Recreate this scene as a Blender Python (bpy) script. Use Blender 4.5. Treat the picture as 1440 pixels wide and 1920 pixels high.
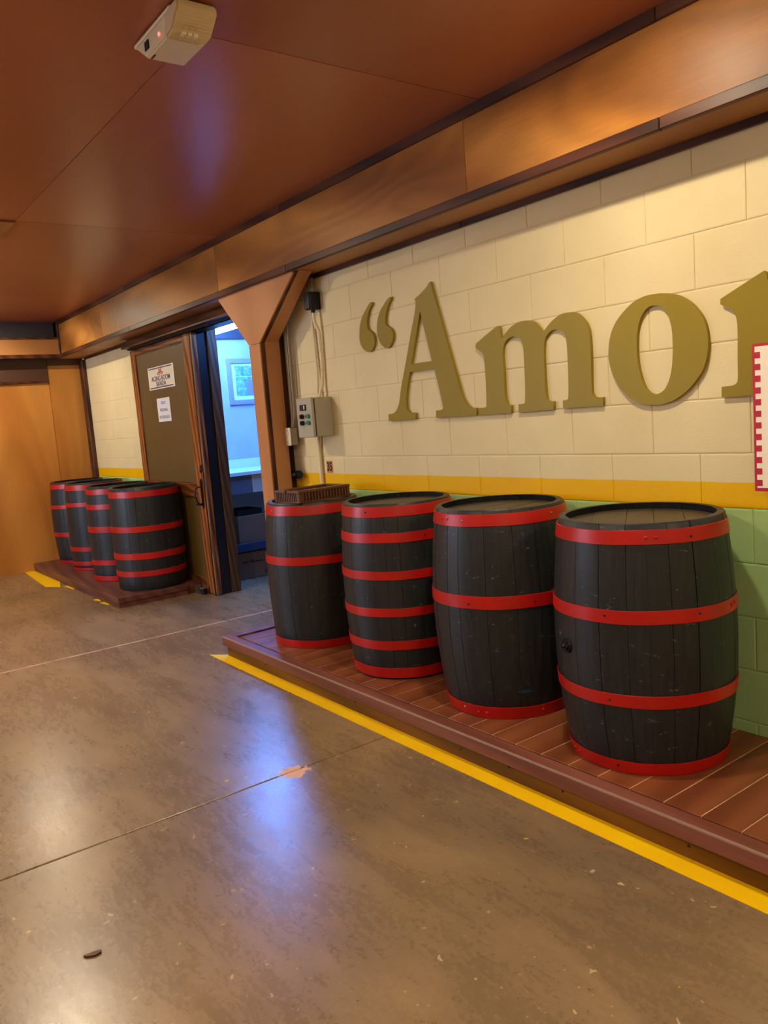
import bpy, bmesh, math, random
from mathutils import Vector, Matrix, Euler
random.seed(7)
for o in list(bpy.data.objects): bpy.data.objects.remove(o, do_unlink=True)
S = bpy.context.scene
COL = S.collection

# ------------------------------------------------------------------ camera
CAM = Vector((0.0, -2.73, 1.40))
YAW, PITCH, ROLL = -0.938213005, 0.120524831, -0.0777717225
fw = Vector((math.sin(YAW)*math.cos(PITCH), math.cos(YAW)*math.cos(PITCH), -math.sin(PITCH)))
r0 = Vector((math.cos(YAW), -math.sin(YAW), 0)); u0 = r0.cross(fw)
rt = r0*math.cos(ROLL)+u0*math.sin(ROLL); up = -r0*math.sin(ROLL)+u0*math.cos(ROLL)
cd = bpy.data.cameras.new('camera'); cam = bpy.data.objects.new('camera', cd); COL.objects.link(cam)
cam.matrix_world = Matrix(((rt.x, up.x, -fw.x, CAM.x), (rt.y, up.y, -fw.y, CAM.y), (rt.z, up.z, -fw.z, CAM.z), (0, 0, 0, 1)))
cd.sensor_fit = 'VERTICAL'; cd.sensor_height = 36; cd.lens = 36*1497.88/1920
cd.clip_start = .05; cd.clip_end = 100
S.camera = cam

# ------------------------------------------------------------------ world, exposure
w = bpy.data.worlds.new('World'); S.world = w; w.use_nodes = True
w.node_tree.nodes['Background'].inputs[0].default_value = (.5, .42, .36, 1)
w.node_tree.nodes['Background'].inputs[1].default_value = .05
S.view_settings.view_transform = 'Standard'; S.view_settings.look = 'None'
S.view_settings.gamma = 1; S.view_settings.use_curve_mapping = False
S.view_settings.exposure = 0.76
LAMP = 900.0                      # radiance of each bulb
LAMP_COL = (1.0, .84, .59)
LAMP_GAIN = ((.7, .45), (.9, .65), (.6, 1.0), (.8, 1.15))   # output set unevenly per lamp to shape the brightness; wall row, window row
TUBE = 215.0                       # radiance of the blue-white tube
TUBE_COL = (.09, .29, 1.0)
DAY = 7.0                        # daylight in the far window
LAMP_POS = (((-8.35, -1.05), (-5.28, -1.735), (-1.75, -.87), (1.3, -1.0)), ((-8.35, -3.9), (-5.28, -3.9), (-2.0, -3.3), (1.0, -3.3)))

# ------------------------------------------------------------------ helpers
def setp(o, label=None, cat=None, group=None, kind=None):
    if label: o['label'] = label
    if cat: o['category'] = cat
    if group: o['group'] = group
    if kind: o['kind'] = kind
    return o
def link(name, bm, m, parent=None, smooth=False, loc=(0, 0, 0), normals=True):
    me = bpy.data.meshes.new(name)
    if normals: bmesh.ops.recalc_face_normals(bm, faces=bm.faces[:])
    bm.to_mesh(me); bm.free()
    if m: me.materials.append(m)
    if smooth:
        me.shade_smooth()
        try: me.set_sharp_from_angle(angle=math.radians(35))
        except Exception: pass
    return inst(name, me, parent, loc)
def inst(name, me, parent=None, loc=(0, 0, 0), rz=0):
    o = bpy.data.objects.new(name, me); COL.objects.link(o)
    if parent: o.parent = parent
    o.location = loc; o.rotation_euler = (0, 0, rz)
    return o
def empty(name, loc, label=None, cat=None, group=None, kind=None, rz=0):
    o = bpy.data.objects.new(name, None); COL.objects.link(o); o.location = loc; o.rotation_euler = (0, 0, rz)
    o.empty_display_size = .1
    return setp(o, label, cat, group, kind)
def addbox(bm, a, b, bev=0, seg=1):
    vs = [bm.verts.new((x, y, z)) for x in (a[0], b[0]) for y in (a[1], b[1]) for z in (a[2], b[2])]
    fs = [bm.faces.new([vs[i] for i in q]) for q in ((0, 1, 3, 2), (4, 6, 7, 5), (0, 4, 5, 1), (2, 3, 7, 6), (0, 2, 6, 4), (1, 5, 7, 3))]
    if bev:
        es = list({e for f in fs for e in f.edges})
        bmesh.ops.bevel(bm, geom=es, offset=bev, segments=seg, affect='EDGES', profile=.5)
    return bm
def box(a, b, bev=0, seg=1):
    bm = bmesh.new(); a2 = [min(a[i], b[i]) for i in range(3)]; b2 = [max(a[i], b[i]) for i in range(3)]
    return addbox(bm, a2, b2, bev, seg)
def addprism(bm, pts, axis, lo, hi):
    # pts 2D; axis 'x','y','z' = extrusion axis
    def P(p, t):
        return {'x': (t, p[0], p[1]), 'y': (p[0], t, p[1]), 'z': (p[0], p[1], t)}[axis]
    A = [bm.verts.new(P(p, lo)) for p in pts]; B = [bm.verts.new(P(p, hi)) for p in pts]
    n = len(pts)
    bm.faces.new(A); bm.faces.new(B[::-1])
    for i in range(n): bm.faces.new((A[i], B[i], B[(i+1) % n], A[(i+1) % n]))
    return bm
def addcyl(bm, c, r, h, axis='z', n=20, r2=None):
    r2 = r if r2 is None else r2
    def P(a, rr, t):
        u, v = rr*math.cos(a), rr*math.sin(a)
        return {'z': (c[0]+u, c[1]+v, c[2]+t), 'y': (c[0]+u, c[1]+t, c[2]+v), 'x': (c[0]+t, c[1]+u, c[2]+v)}[axis]
    A = [bm.verts.new(P(2*math.pi*i/n, r, 0)) for i in range(n)]
    B = [bm.verts.new(P(2*math.pi*i/n, r2, h)) for i in range(n)]
    bm.faces.new(A[::-1]); bm.faces.new(B)
    for i in range(n): bm.faces.new((A[i], A[(i+1) % n], B[(i+1) % n], B[i]))
    return bm
def cyl(c, r, h, axis='z', n=20, r2=None): return addcyl(bmesh.new(), c, r, h, axis, n, r2)
def addtube(bm, pts, r, n=8):
    pts = [Vector(p) for p in pts]; rings = []
    for i, p in enumerate(pts):
        t = (pts[min(i+1, len(pts)-1)]-pts[max(i-1, 0)]).normalized()
        a = t.orthogonal().normalized() if i == 0 else (rings_a - t*rings_a.dot(t)).normalized()
        rings_a = a; b = t.cross(a)
        rr = r[i] if isinstance(r, (list, tuple)) else r
        rings.append([bm.verts.new(p+a*rr*math.cos(2*math.pi*k/n)+b*rr*math.sin(2*math.pi*k/n)) for k in range(n)])
    for A, B in zip(rings, rings[1:]):
        for k in range(n): bm.faces.new((A[k], A[(k+1) % n], B[(k+1) % n], B[k]))
    bm.faces.new(rings[0][::-1]); bm.faces.new(rings[-1])
    return bm
def smooth_pts(c, sub=4):
    out = []; n = len(c)
    for i in range(n):
        p0, p1, p2, p3 = c[(i-1) % n], c[i], c[(i+1) % n], c[(i+2) % n]
        a = p1 if p1[2] else p0; d = p2 if p2[2] else p3
        out.append((p1[0], p1[1]))
        if p1[2] and p2[2]: continue
        for k in range(1, sub):
            t = k/sub
            q = [.5*((2*p1[j])+(-a[j]+p2[j])*t+(2*a[j]-5*p1[j]+4*p2[j]-d[j])*t*t+(-a[j]+3*p1[j]-3*p2[j]+d[j])*t**3) for j in (0, 1)]
            out.append(tuple(q))
    return out
def outline_mesh(name, contours, y0, y1, m, parent=None, loc=(0, 0, 0)):
    """letter cut from a flat sheet: contours in (x,z), thickness y0..y1"""
    cu = bpy.data.curves.new(name, 'CURVE'); cu.dimensions = '2D'; cu.fill_mode = 'BOTH'
    cu.extrude = (y1-y0)/2; cu.bevel_depth = 0
    for c in contours:
        s = cu.splines.new('POLY'); s.points.add(len(c)-1); s.use_cyclic_u = True
        for i, p in enumerate(c): s.points[i].co = (p[0]-loc[0], p[1]-loc[2], 0, 1)
    tmp = bpy.data.objects.new('tmp', cu); me = bpy.data.meshes.new_from_object(tmp)
    bpy.data.objects.remove(tmp)
    me.transform(Matrix.Rotation(math.pi/2, 4, 'X')); me.transform(Matrix.Translation((0, (y0+y1)/2-loc[1], 0)))
    me.name = name; me.materials.clear(); me.materials.append(m)
    return inst(name, me, parent, loc)
def text_mesh(name, txt, size, m, parent, loc, sx=1.0, off=0.0, dep=.0006, rot=None):
    cu = bpy.data.curves.new(name, 'FONT'); cu.body = txt; cu.size = size; cu.align_x = 'CENTER'; cu.align_y = 'CENTER'
    cu.offset = off; cu.extrude = dep; cu.resolution_u = 3
    tmp = bpy.data.objects.new('tmp', cu); me = bpy.data.meshes.new_from_object(tmp); bpy.data.objects.remove(tmp)
    me.transform(Matrix.Diagonal((sx, 1, 1, 1)))
    me.transform(rot if rot else Matrix.Rotation(math.pi/2, 4, 'X'))
    me.name = name; me.materials.clear(); me.materials.append(m)
    return inst(name, me, parent, loc)

# ------------------------------------------------------------------ materials
def lin(c):
    return tuple(((v/255)/12.92 if v/255 <= .04045 else ((v/255+.055)/1.055)**2.4) for v in c)+(1,)
class NT:
    def __init__(s, name):
        s.m = bpy.data.materials.new(name); s.m.use_nodes = True; s.t = s.m.node_tree; s.n = s.t.nodes; s.b = s.n['Principled BSDF']
    def node(s, t, **k):
        n = s.n.new(t)
        for a, v in k.items():
            if a.startswith('i_'):
                key = a[2:]; key = int(key) if key.isdigit() else key.replace('_', ' ')
                n.inputs[key].default_value = v
            else: setattr(n, a, v)
        return n
    def l(s, a, b): s.t.links.new(a, b)
    def coord(s, kind='Object', scale=(1, 1, 1), rot=(0, 0, 0), rand=0):
        if kind == 'World': src = s.node('ShaderNodeNewGeometry').outputs['Position']
        else: src = s.node('ShaderNodeTexCoord').outputs[kind]
        if rand:
            oi = s.node('ShaderNodeObjectInfo'); mu = s.node('ShaderNodeMath', operation='MULTIPLY'); mu.inputs[1].default_value = rand
            s.l(oi.outputs['Random'], mu.inputs[0]); ad = s.node('ShaderNodeVectorMath', operation='ADD'); s.l(src, ad.inputs[0]); s.l(mu.outputs[0], ad.inputs[1]); src = ad.outputs[0]
        mp = s.node('ShaderNodeMapping'); mp.inputs['Scale'].default_value = scale; mp.inputs['Rotation'].default_value = rot
        s.l(src, mp.inputs[0]); return mp.outputs[0]
    def noise(s, vec, scale, detail=4, rough=.55, dist=0):
        n = s.node('ShaderNodeTexNoise'); n.inputs['Scale'].default_value = scale; n.inputs['Detail'].default_value = detail
        n.inputs['Roughness'].default_value = rough; n.inputs['Distortion'].default_value = dist; s.l(vec, n.inputs['Vector']); return n.outputs['Fac']
    def ramp(s, fac, stops, interp='LINEAR'):
        r = s.node('ShaderNodeValToRGB'); r.color_ramp.interpolation = interp; e = r.color_ramp.elements
        while len(e) < len(stops): e.new(.5)
        for i, (p, c) in enumerate(stops): e[i].position = p; e[i].color = c if len(c) == 4 else lin(c)
        s.l(fac, r.inputs[0]); return r.outputs[0]
    def mix(s, fac, a, b, mode='MIX'):
        n = s.node('ShaderNodeMix', data_type='RGBA', blend_type=mode)
        for v, k in ((fac, 0), (a, 6), (b, 7)):
            if isinstance(v, (int, float)): n.inputs[k].default_value = v
            elif isinstance(v, tuple): n.inputs[k].default_value = v
            else: s.l(v, n.inputs[k])
        return n.outputs[2]
    def math(s, op, a, b=0.0, clamp=False):
        n = s.node('ShaderNodeMath', operation=op); n.use_clamp = clamp
        for v, k in ((a, 0), (b, 1)):
            if isinstance(v, (int, float)): n.inputs[k].default_value = v
            else: s.l(v, n.inputs[k])
        return n.outputs[0]
    def bump(s, h, strength=.3, dist=.01, prev=None):
        n = s.node('ShaderNodeBump'); n.inputs['Strength'].default_value = strength; n.inputs['Distance'].default_value = dist
        s.l(h, n.inputs['Height'])
        if prev is not None: s.l(prev, n.inputs['Normal'])
        return n.outputs[0]
    def fin(s, col=None, rough=.5, metal=0, spec=.5, normal=None, **k):
        b = s.b
        for v, key in ((col, 'Base Color'), (rough, 'Roughness'), (metal, 'Metallic'), (spec, 'Specular IOR Level')):
            if v is None: continue
            if isinstance(v, (int, float, tuple)): b.inputs[key].default_value = v
            else: s.l(v, b.inputs[key])
        if normal is not None: s.l(normal, b.inputs['Normal'])
        for kk, v in k.items(): b.inputs[kk.replace('_', ' ')].default_value = v
        return s.m
def plain(name, rgb, rough=.5, metal=0, spec=.5, var=.12, sc=30, bump=.1):
    n = NT(name); v = n.coord('Object', rand=5); f = n.noise(v, sc, 5)
    c = lin(rgb); d = tuple(x*(1-var) for x in c[:3])+(1,); e = tuple(min(1, x*(1+var)) for x in c[:3])+(1,)
    col = n.ramp(f, [(.3, d), (.7, e)])
    return n.fin(col, rough, metal, spec, n.bump(f, bump, .002) if bump else None)
def wood(name, c0, c1, c2, scale=(1, 1, 1), ws=2.2, dist=5, rough=.45, fine=(1, 30, 1), bump=.15, kind='Object', rand=9, var=.12, rings=0.0, rs=.7):
    n = NT(name); v = n.coord(kind, scale, rand=rand)
    a = n.noise(v, ws, 3, .5, dist*.3)
    wv = n.node('ShaderNodeTexWave', wave_type='BANDS', bands_direction='DIAGONAL'); wv.inputs['Scale'].default_value = ws*.5
    wv.inputs['Distortion'].default_value = dist; wv.inputs['Detail'].default_value = 2; wv.inputs['Detail Scale'].default_value = .8; n.l(v, wv.inputs['Vector'])
    f = n.mix(.55, a, wv.outputs['Fac'])
    col = n.ramp(f, [(.15, c0), (.5, c1), (.9, c2)])
    if rings:      # flame figure of rotary-cut veneer: contour lines of a smooth field
        c_ = n.noise(n.coord(kind, scale, rand=rand), rs, 1.5, .4, .6)
        sn = n.math('SINE', n.math('MULTIPLY', c_, 95.0)); col = n.mix(1.0, col, n.ramp(n.math('ADD', n.math('MULTIPLY', sn, .5), .5), [(0, (1-rings,)*3+(1,)), (1, (1+rings*.4,)*3+(1,))]), 'MULTIPLY')
    v2 = n.coord(kind, fine, rand=rand); g = n.noise(v2, 8, 5, .6)
    g2 = n.ramp(g, [(.3, (1-var*1.6,)*3+(1,)), (.7, (1+.0,)*3+(1,))])
    col = n.mix(.75, col, g2, 'MULTIPLY')
    oi = n.node('ShaderNodeObjectInfo'); rv = n.ramp(oi.outputs['Random'], [(0, (1-var, 1-var, 1-var, 1)), (1, (1, 1, 1, 1))])
    col = n.mix(1.0, col, rv, 'MULTIPLY')
    return n.fin(col, rough, 0, .28, n.bump(g, bump, .002))
M = {}
# plywood: grain along x for beam, ceiling
M['ply_beam'] = wood('plywood_beam', (128, 76, 28), (172, 110, 46), (202, 140, 68), (.55, 1, 1.6), 1.4, 4, .42, (.6, 12, 14), rand=9, rings=.13, rs=.9)
M['ply_ceiling'] = wood('plywood_ceiling', (160, 94, 62), (172, 104, 70), (184, 116, 80), (.4, .4, .4), 1.2, 3, .3, (1, 10, 1), .05, var=.06)
M['ply_soffit'] = wood('plywood_soffit', (150, 100, 56), (176, 122, 70), (190, 138, 86), (.5, .5, .5), 1.6, 4, .45, (1, 14, 1), .08, var=.06)
M['ply_wall'] = wood('plywood_wall', (178, 112, 44), (194, 128, 56), (206, 142, 68), (.6, .8, .18), 2.0, 5, .4, (14, 14, .7), .08, var=.1, rings=.08, rs=1.1)
M['ply_column'] = wood('plywood_column', (180, 122, 78), (192, 134, 88), (202, 144, 98), (1, 1, .3), 2.0, 3, .4, (20, 20, .7), .08, var=.04)
M['trim'] = wood('dark_stained_trim', (50, 24, 14), (78, 42, 26), (100, 58, 38), (.4, 2, 2), 4, 3, .4, (.7, 20, 20), .15)
M['band'] = plain('dark_brown_band', (72, 42, 26), .45, var=.08, sc=4)
M['trim_v'] = wood('dark_stained_upright', (56, 28, 16), (84, 46, 28), (104, 62, 42), (2, 2, .4), 4, 3, .4, (20, 20, .7), .15)
M['door_wood'] = wood('door_oak', (98, 52, 22), (150, 86, 40), (182, 112, 58), (5, 5, .6), 4, 6, .38, (40, 40, 1.2), .3)
M['door_wood_h'] = wood('door_oak_rail', (84, 44, 20), (120, 68, 34), (150, 90, 48), (.6, 5, 5), 4, 6, .38, (1.2, 40, 40), .3)
M['door_panel'] = plain('door_olive_panel', (98, 76, 34), .5, var=.05, sc=3, bump=.03)
M['old_post'] = wood('old_post_wood', (66, 46, 30), (88, 62, 42), (112, 84, 58), (7, 7, .8), 4, 3, .6, (40, 40, 2), .5)
M['navy'] = plain('dark_jamb', (22, 19, 22), .45, var=.12, sc=12)
M['plat_edge'] = wood('platform_edge_paint', (120, 68, 54), (136, 80, 66), (148, 92, 78), (.3, 3, 3), 3, 3, .4, (.8, 30, 30), .35, kind='World', rand=0, var=.2)
def _wear():
    m = M['plat_edge']; n = NT.__new__(NT); n.m = m; n.t = m.node_tree; n.n = n.t.nodes; n.b = n.n['Principled BSDF']
    old = n.b.inputs['Base Color'].links[0].from_socket; v = n.coord('World')
    sx = n.node('ShaderNodeSeparateXYZ'); n.l(v, sx.inputs[0])
    d = n.math('ADD', n.math('ABSOLUTE', n.math('ADD', sx.outputs['Y'], .7345)), n.math('ABSOLUTE', n.math('SUBTRACT', sx.outputs['Z'], .1215)))
    d = n.math('ADD', d, n.math('MULTIPLY', n.noise(n.coord('World', (3, 60, 60)), 4, 5, .7), .012))
    n.l(n.mix(n.ramp(d, [(.0105, (.75,)*3+(1,)), (.0145, (0, 0, 0, 1))]), old, lin((150, 128, 112))), n.b.inputs['Base Color'])
_wear()
M['plat_face'] = wood('platform_face_stain', (92, 56, 12), (116, 72, 18), (134, 86, 28), (.4, 3, 3), 3, 3, .35, (.8, 20, 20), .15, kind='World', rand=0)
M['plank'] = wood('platform_plank', (118, 64, 40), (136, 76, 46), (152, 90, 58), (3, .3, 2), 2.5, 2, .33, (40, 1.3, 10), .2, kind='World', rand=3, var=.14)
M['plat_far'] = wood('far_platform_paint', (92, 52, 44), (110, 64, 54), (122, 76, 64), (.5, 3, 3), 3, 3, .4, (.8, 30, 30), .3)
M['filler'] = plain('joint_filler', (206, 160, 128), .7, var=.35, sc=9)
M['dark'] = plain('shadow_gap_dark', (18, 14, 12), .8)
M['green_btn'] = plain('green_button', (18, 128, 78), .3, var=.05)
M['black'] = plain('black_plastic', (20, 18, 22), .35, var=.1)
M['iron'] = plain('black_iron', (38, 38, 46), .35, .7, var=.2)
M['steel'] = plain('bright_steel', (150, 146, 142), .35, .8)
M['grey_box'] = plain('grey_enamel', (168, 162, 146), .4, var=.03, sc=8, bump=.02)
M['white_pl'] = plain('white_plastic', (226, 220, 200), .35, var=.03)
M['cream_paint'] = plain('cream_painted_pipe', (224, 208, 172), .45, var=.05)
M['conduit'] = plain('galvanised_conduit', (150, 140, 124), .4, .6, var=.1)
M['paper'] = plain('paper', (232, 228, 232), .7, var=.03, bump=0)
M['sign_cream'] = plain('sign_cream', (240, 230, 200), .4, var=.02, bump=0)
M['sign_white'] = plain('sign_white', (250, 240, 220), .4, var=.02, bump=0)
M['ink_blue'] = plain('ink_navy', (36, 32, 110), .5, bump=0)
M['ink_red'] = plain('ink_red', (196, 92, 62), .5, bump=0)
M['ink_grey'] = plain('ink_grey', (120, 120, 130), .6, bump=0)
M['ink_black'] = plain('ink_black', (14, 10, 10), .6, bump=0)
M['tag_orange'] = plain('tag_orange', (190, 110, 60), .5, bump=0)
M['sign_red'] = plain('sign_red', (186, 16, 40), .4, bump=0)
M['mortar'] = plain('mortar', (220, 205, 165), .8)
M['crate'] = plain('brown_plastic', (96, 58, 36), .4, var=.15, sc=14)
M['em_white'] = plain('aged_white_plastic', (226, 212, 180), .4, var=.03, bump=.02)
M['gold'] = plain('gold_paint', (146, 126, 30), .42, .0, .22, var=.04, sc=3, bump=.02)
M['gold_edge'] = M['gold']
M['carton'] = plain('brown_carton', (128, 96, 78), .8, var=.08, sc=10)
M['bench_navy'] = plain('navy_paint', (34, 52, 90), .5, var=.1)
M['bench_white'] = plain('bench_top_white', (226, 232, 236), .35, var=.02)
M['bench_grey'] = plain('bench_grey', (96, 100, 118), .5, var=.05)
M['bench_pale'] = plain('bench_pale', (190, 186, 180), .5, var=.05)
M['frame'] = plain('picture_frame_grey', (150, 140, 160), .4, var=.05)
M['mat_board'] = plain('mat_board', (226, 240, 236), .7, var=.02)
M['store_ceiling'] = plain('store_ceiling', (48, 52, 66), .7, var=.1)
M['store_beam'] = plain('store_beam', (60, 58, 66), .6, var=.1)
def photo_mat():
    n = NT('faded_photograph'); v = n.coord('Object'); f = n.noise(v, 22, 4)
    n.fin(n.ramp(f, [(.3, (70, 120, 110)), (.55, (140, 180, 170)), (.75, (190, 220, 210))]), .4); return n.m
M['photo'] = photo_mat()
# concrete block paint: cream, yellow band, green dado by height in the world
def block_mat():
    n = NT('painted_block'); pos = n.node('ShaderNodeNewGeometry').outputs['Position']
    sx = n.node('ShaderNodeSeparateXYZ'); n.l(pos, sx.inputs[0])
    v = n.coord('World'); wob = n.noise(v, 6, 2); z = n.math('ADD', sx.outputs['Z'], n.math('MULTIPLY', n.math('SUBTRACT', wob, .5), .006))
    big = n.noise(v, 2.2, 3); fine = n.noise(v, 120, 4, .6)
    cream = n.ramp(big, [(.3, (220, 204, 158)), (.7, (229, 214, 170))])
    yel = n.ramp(big, [(.3, (232, 178, 0)), (.7, (240, 188, 0))])
    grn = n.ramp(big, [(.3, (164, 202, 136)), (.7, (176, 214, 148))])
    t1 = n.math('GREATER_THAN', z, 1.060); t2 = n.math('GREATER_THAN', z, .966)
    col = n.mix(t2, grn, yel); col = n.mix(t1, col, cream)
    b = n.bump(fine, .25, .003); b = n.bump(n.noise(v, 14, 4), .25, .006, b)
    return n.fin(col, n.ramp(fine, [(.3, (.42,)*3+(1,)), (.7, (.55,)*3+(1,))]), 0, .2, b)
M['block'] = block_mat()
def floor_mat():
    n = NT('polished_concrete'); v = n.coord('World')
    vs = n.coord('World', (.45, 1.6, 1), (0, 0, .35))
    big = n.noise(v, .8, 5, .6, .6); mid = n.noise(vs, 2.6, 6, .6, .5); gran = n.noise(vs, 15, 8, .7, 1.2); fine = n.noise(v, 60, 6, .7)
    col = n.ramp(mid, [(.25, (108, 88, 64)), (.5, (142, 116, 84)), (.78, (188, 158, 116))])
    col = n.mix(.5, col, n.ramp(big, [(.32, (104, 88, 76)), (.66, (172, 140, 100))]))
    col = n.mix(.6, col, n.ramp(gran, [(.30, (.80, .79, .78, 1)), (.5, (.94,)*3+(1,)), (.72, (1.14, 1.12, 1.08, 1))]), 'MULTIPLY')
    sp = n.ramp(fine, [(.36, (.72,)*3+(1,)), (.6, (1,)*3+(1,))]); col = n.mix(.55, col, sp, 'MULTIPLY')
    # pale chips, yellow specks
    vo = n.node('ShaderNodeTexVoronoi'); vo.inputs['Scale'].default_value = 17; vo.inputs['Randomness'].default_value = 1
    vd = n.node('ShaderNodeVectorMath', operation='ADD'); n.l(v, vd.inputs[0]); nn = n.node('ShaderNodeTexNoise'); nn.inputs['Scale'].default_value = 25; n.l(v, nn.inputs['Vector'])
    sc = n.node('ShaderNodeVectorMath', operation='SCALE'); n.l(nn.outputs['Color'], sc.inputs[0]); sc.inputs['Scale'].default_value = .06; n.l(sc.outputs[0], vd.inputs[1]); n.l(vd.outputs[0], vo.inputs['Vector'])
    d = n.math('LESS_THAN', vo.outputs['Distance'], .11)
    sep = n.node('ShaderNodeSeparateColor'); n.l(vo.outputs['Color'], sep.inputs[0])
    pick = n.math('GREATER_THAN', sep.outputs[0], .62); chip = n.math('MULTIPLY', d, pick)
    ccol = n.ramp(sep.outputs[1], [(0, (206, 180, 144)), (.86, (200, 172, 134)), (.9, (226, 190, 70)), (1, (226, 190, 70))])
    col = n.mix(n.math('MULTIPLY', chip, .85), col, ccol)
    v2 = n.node('ShaderNodeTexVoronoi'); v2.inputs['Scale'].default_value = 7.5; v2.inputs['Randomness'].default_value = 1; n.l(vd.outputs[0], v2.inputs['Vector'])
    s2 = n.node('ShaderNodeSeparateColor'); n.l(v2.outputs['Color'], s2.inputs[0])
    big_chip = n.math('MULTIPLY', n.math('LESS_THAN', v2.outputs['Distance'], .075), n.math('GREATER_THAN', s2.outputs[0], .7))
    col = n.mix(n.math('MULTIPLY', big_chip, .7), col, lin((214, 190, 156)))
    v3 = n.node('ShaderNodeTexVoronoi'); v3.inputs['Scale'].default_value = 55; v3.inputs['Randomness'].default_value = 1; n.l(v, v3.inputs['Vector'])
    s3 = n.node('ShaderNodeSeparateColor'); n.l(v3.outputs['Color'], s3.inputs[0])
    dots = n.math('MULTIPLY', n.math('LESS_THAN', v3.outputs['Distance'], .16), n.math('GREATER_THAN', s3.outputs[0], .86))
    col = n.mix(n.math('MULTIPLY', dots, .7), col, n.ramp(s3.outputs[1], [(0, (206, 180, 140)), (.6, (196, 168, 128)), (.64, (70, 54, 40)), (1, (60, 46, 34))]))
    # the flaked patch on the joint
    pos = n.node('ShaderNodeVectorMath', operation='DISTANCE'); n.l(vd.outputs[0], pos.inputs[0]); pos.inputs[1].default_value = (-2.72, -1.235, .03)
    fl = n.math('LESS_THAN', n.math('ADD', pos.outputs['Value'], n.math('MULTIPLY', n.noise(v, 42, 3), .11)), .108)
    col = n.mix(fl, col, lin((224, 178, 150)))
    rr = n.math('ADD', n.math('MULTIPLY', mid, .16), .10); rr = n.math('ADD', rr, n.math('MULTIPLY', gran, .12)); rr = n.math('ADD', rr, n.math('MULTIPLY', fine, .08)); rr = n.math('ADD', rr, n.math('MULTIPLY', fl, .3), True)
    b = n.bump(fine, .10, .002); b = n.bump(n.noise(v, 6, 4), .10, .01, b); b = n.bump(chip, -.3, .001, b)
    return n.fin(col, rr, 0, .75, b)
M['floor'] = floor_mat()
def stripe_mat():
    n = NT('yellow_floor_paint'); v = n.coord('World'); f = n.noise(v, 40, 5, .7); g = n.noise(v, 5, 3)
    col = n.ramp(g, [(.3, (250, 196, 0)), (.7, (255, 210, 2))]); wear = n.math('GREATER_THAN', f, .74)
    return n.fin(n.mix(n.math('MULTIPLY', wear, .8), col, lin((140, 110, 60))), .42, 0, .4, n.bump(f, .12, .002))
M['stripe'] = stripe_mat()
def stave_mat(name, blue=False):
    n = NT(name); v = n.coord('World'); oi = n.node('ShaderNodeObjectInfo')
    gz = n.coord('World', (22, 22, 1.6)); gr = n.noise(gz, 3, 6, .65); cross = n.noise(n.coord('World', (3, 3, 40)), 3, 4, .6)
    col = n.ramp(gr, [(.25, (26, 29, 33)), (.6, (38, 42, 46)), (.85, (48, 51, 54))])
    col = n.mix(1.0, col, n.ramp(oi.outputs['Random'], [(0, (.78,)*3+(1,)), (1, (1,)*3+(1,))]), 'MULTIPLY')
    sc = n.noise(n.coord('World', (14, 14, 34)), 1.6, 5, .7, .4)
    s = n.ramp(sc, [(.635, (0, 0, 0, 1)), (.665, (1, 1, 1, 1))]); col = n.mix(n.math('MULTIPLY', s, .6), col, lin((112, 108, 100)))
    if blue:
        dn = n.node('ShaderNodeVectorMath', operation='SUBTRACT'); n.l(v, dn.inputs[0]); dn.inputs[1].default_value = (-2.222, -.462, .245)
        mp = n.node('ShaderNodeMapping'); mp.inputs['Scale'].default_value = (16, 16, 75); mp.inputs['Rotation'].default_value = (0, 0, 0); n.l(dn.outputs[0], mp.inputs[0])
        ln = n.node('ShaderNodeVectorMath', operation='LENGTH'); n.l(mp.outputs[0], ln.inputs[0])
        q = n.math('ADD', ln.outputs['Value'], n.math('MULTIPLY', n.noise(v, 60, 3), .9))
        col = n.mix(n.ramp(q, [(.9, (1, 1, 1, 1)), (1.0, (0, 0, 0, 1))]), col, lin((22, 74, 108)))
    b = n.bump(gr, .2, .003); b = n.bump(cross, .18, .002, b); b = n.bump(s, -.4, .002, b)
    return n.fin(col, n.ramp(gr, [(.3, (.36,)*3+(1,)), (.7, (.5,)*3+(1,))]), 0, .42, b)
M['stave'] = stave_mat('black_painted_oak'); M['stave_b'] = stave_mat('black_painted_oak_blue_smear', True)
def head_mat():
    n = NT('barrel_head_wood'); g = n.noise(n.coord('Object', (40, 2, 1)), 2, 5, .6)
    return n.fin(n.ramp(g, [(.3, (52, 44, 35)), (.7, (76, 66, 52))]), .42, 0, .45, n.bump(g, .2, .002))
M['head'] = head_mat()
def hoop_mat():
    n = NT('red_painted_hoop'); v = n.coord('World'); f = n.noise(v, 7, 4); g = n.noise(v, 160, 3)
    col = n.ramp(f, [(.3, (168, 14, 10)), (.7, (192, 22, 14))]); ch = n.math('GREATER_THAN', n.noise(v, 46, 4, .6), .74)
    col = n.mix(n.math('MULTIPLY', ch, .6), col, lin((96, 14, 12)))
    return n.fin(col, .36, 0, .5, n.bump(f, .2, .004))
M['hoop'] = hoop_mat()
M['store_wall'] = plain('store_wall_white', (184, 180, 188), .7, var=.08, sc=4, bump=.05)
M['room_wall'] = plain('room_wall_cream', (214, 190, 150), .7, var=.05, sc=2)
def emit(name, col, strength):
    m = bpy.data.materials.new(name); m.use_nodes = True; b = m.node_tree.nodes['Principled BSDF']
    b.inputs['Base Color'].default_value = (.8, .8, .8, 1); b.inputs['Emission Color'].default_value = col+(1,); b.inputs['Emission Strength'].default_value = strength
    return m
for i_ in range(4):
    for j_ in range(2): M['bulb%d%d' % (i_, j_)] = emit('lamp_lens_glow', LAMP_COL, LAMP*LAMP_GAIN[i_][j_])
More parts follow.
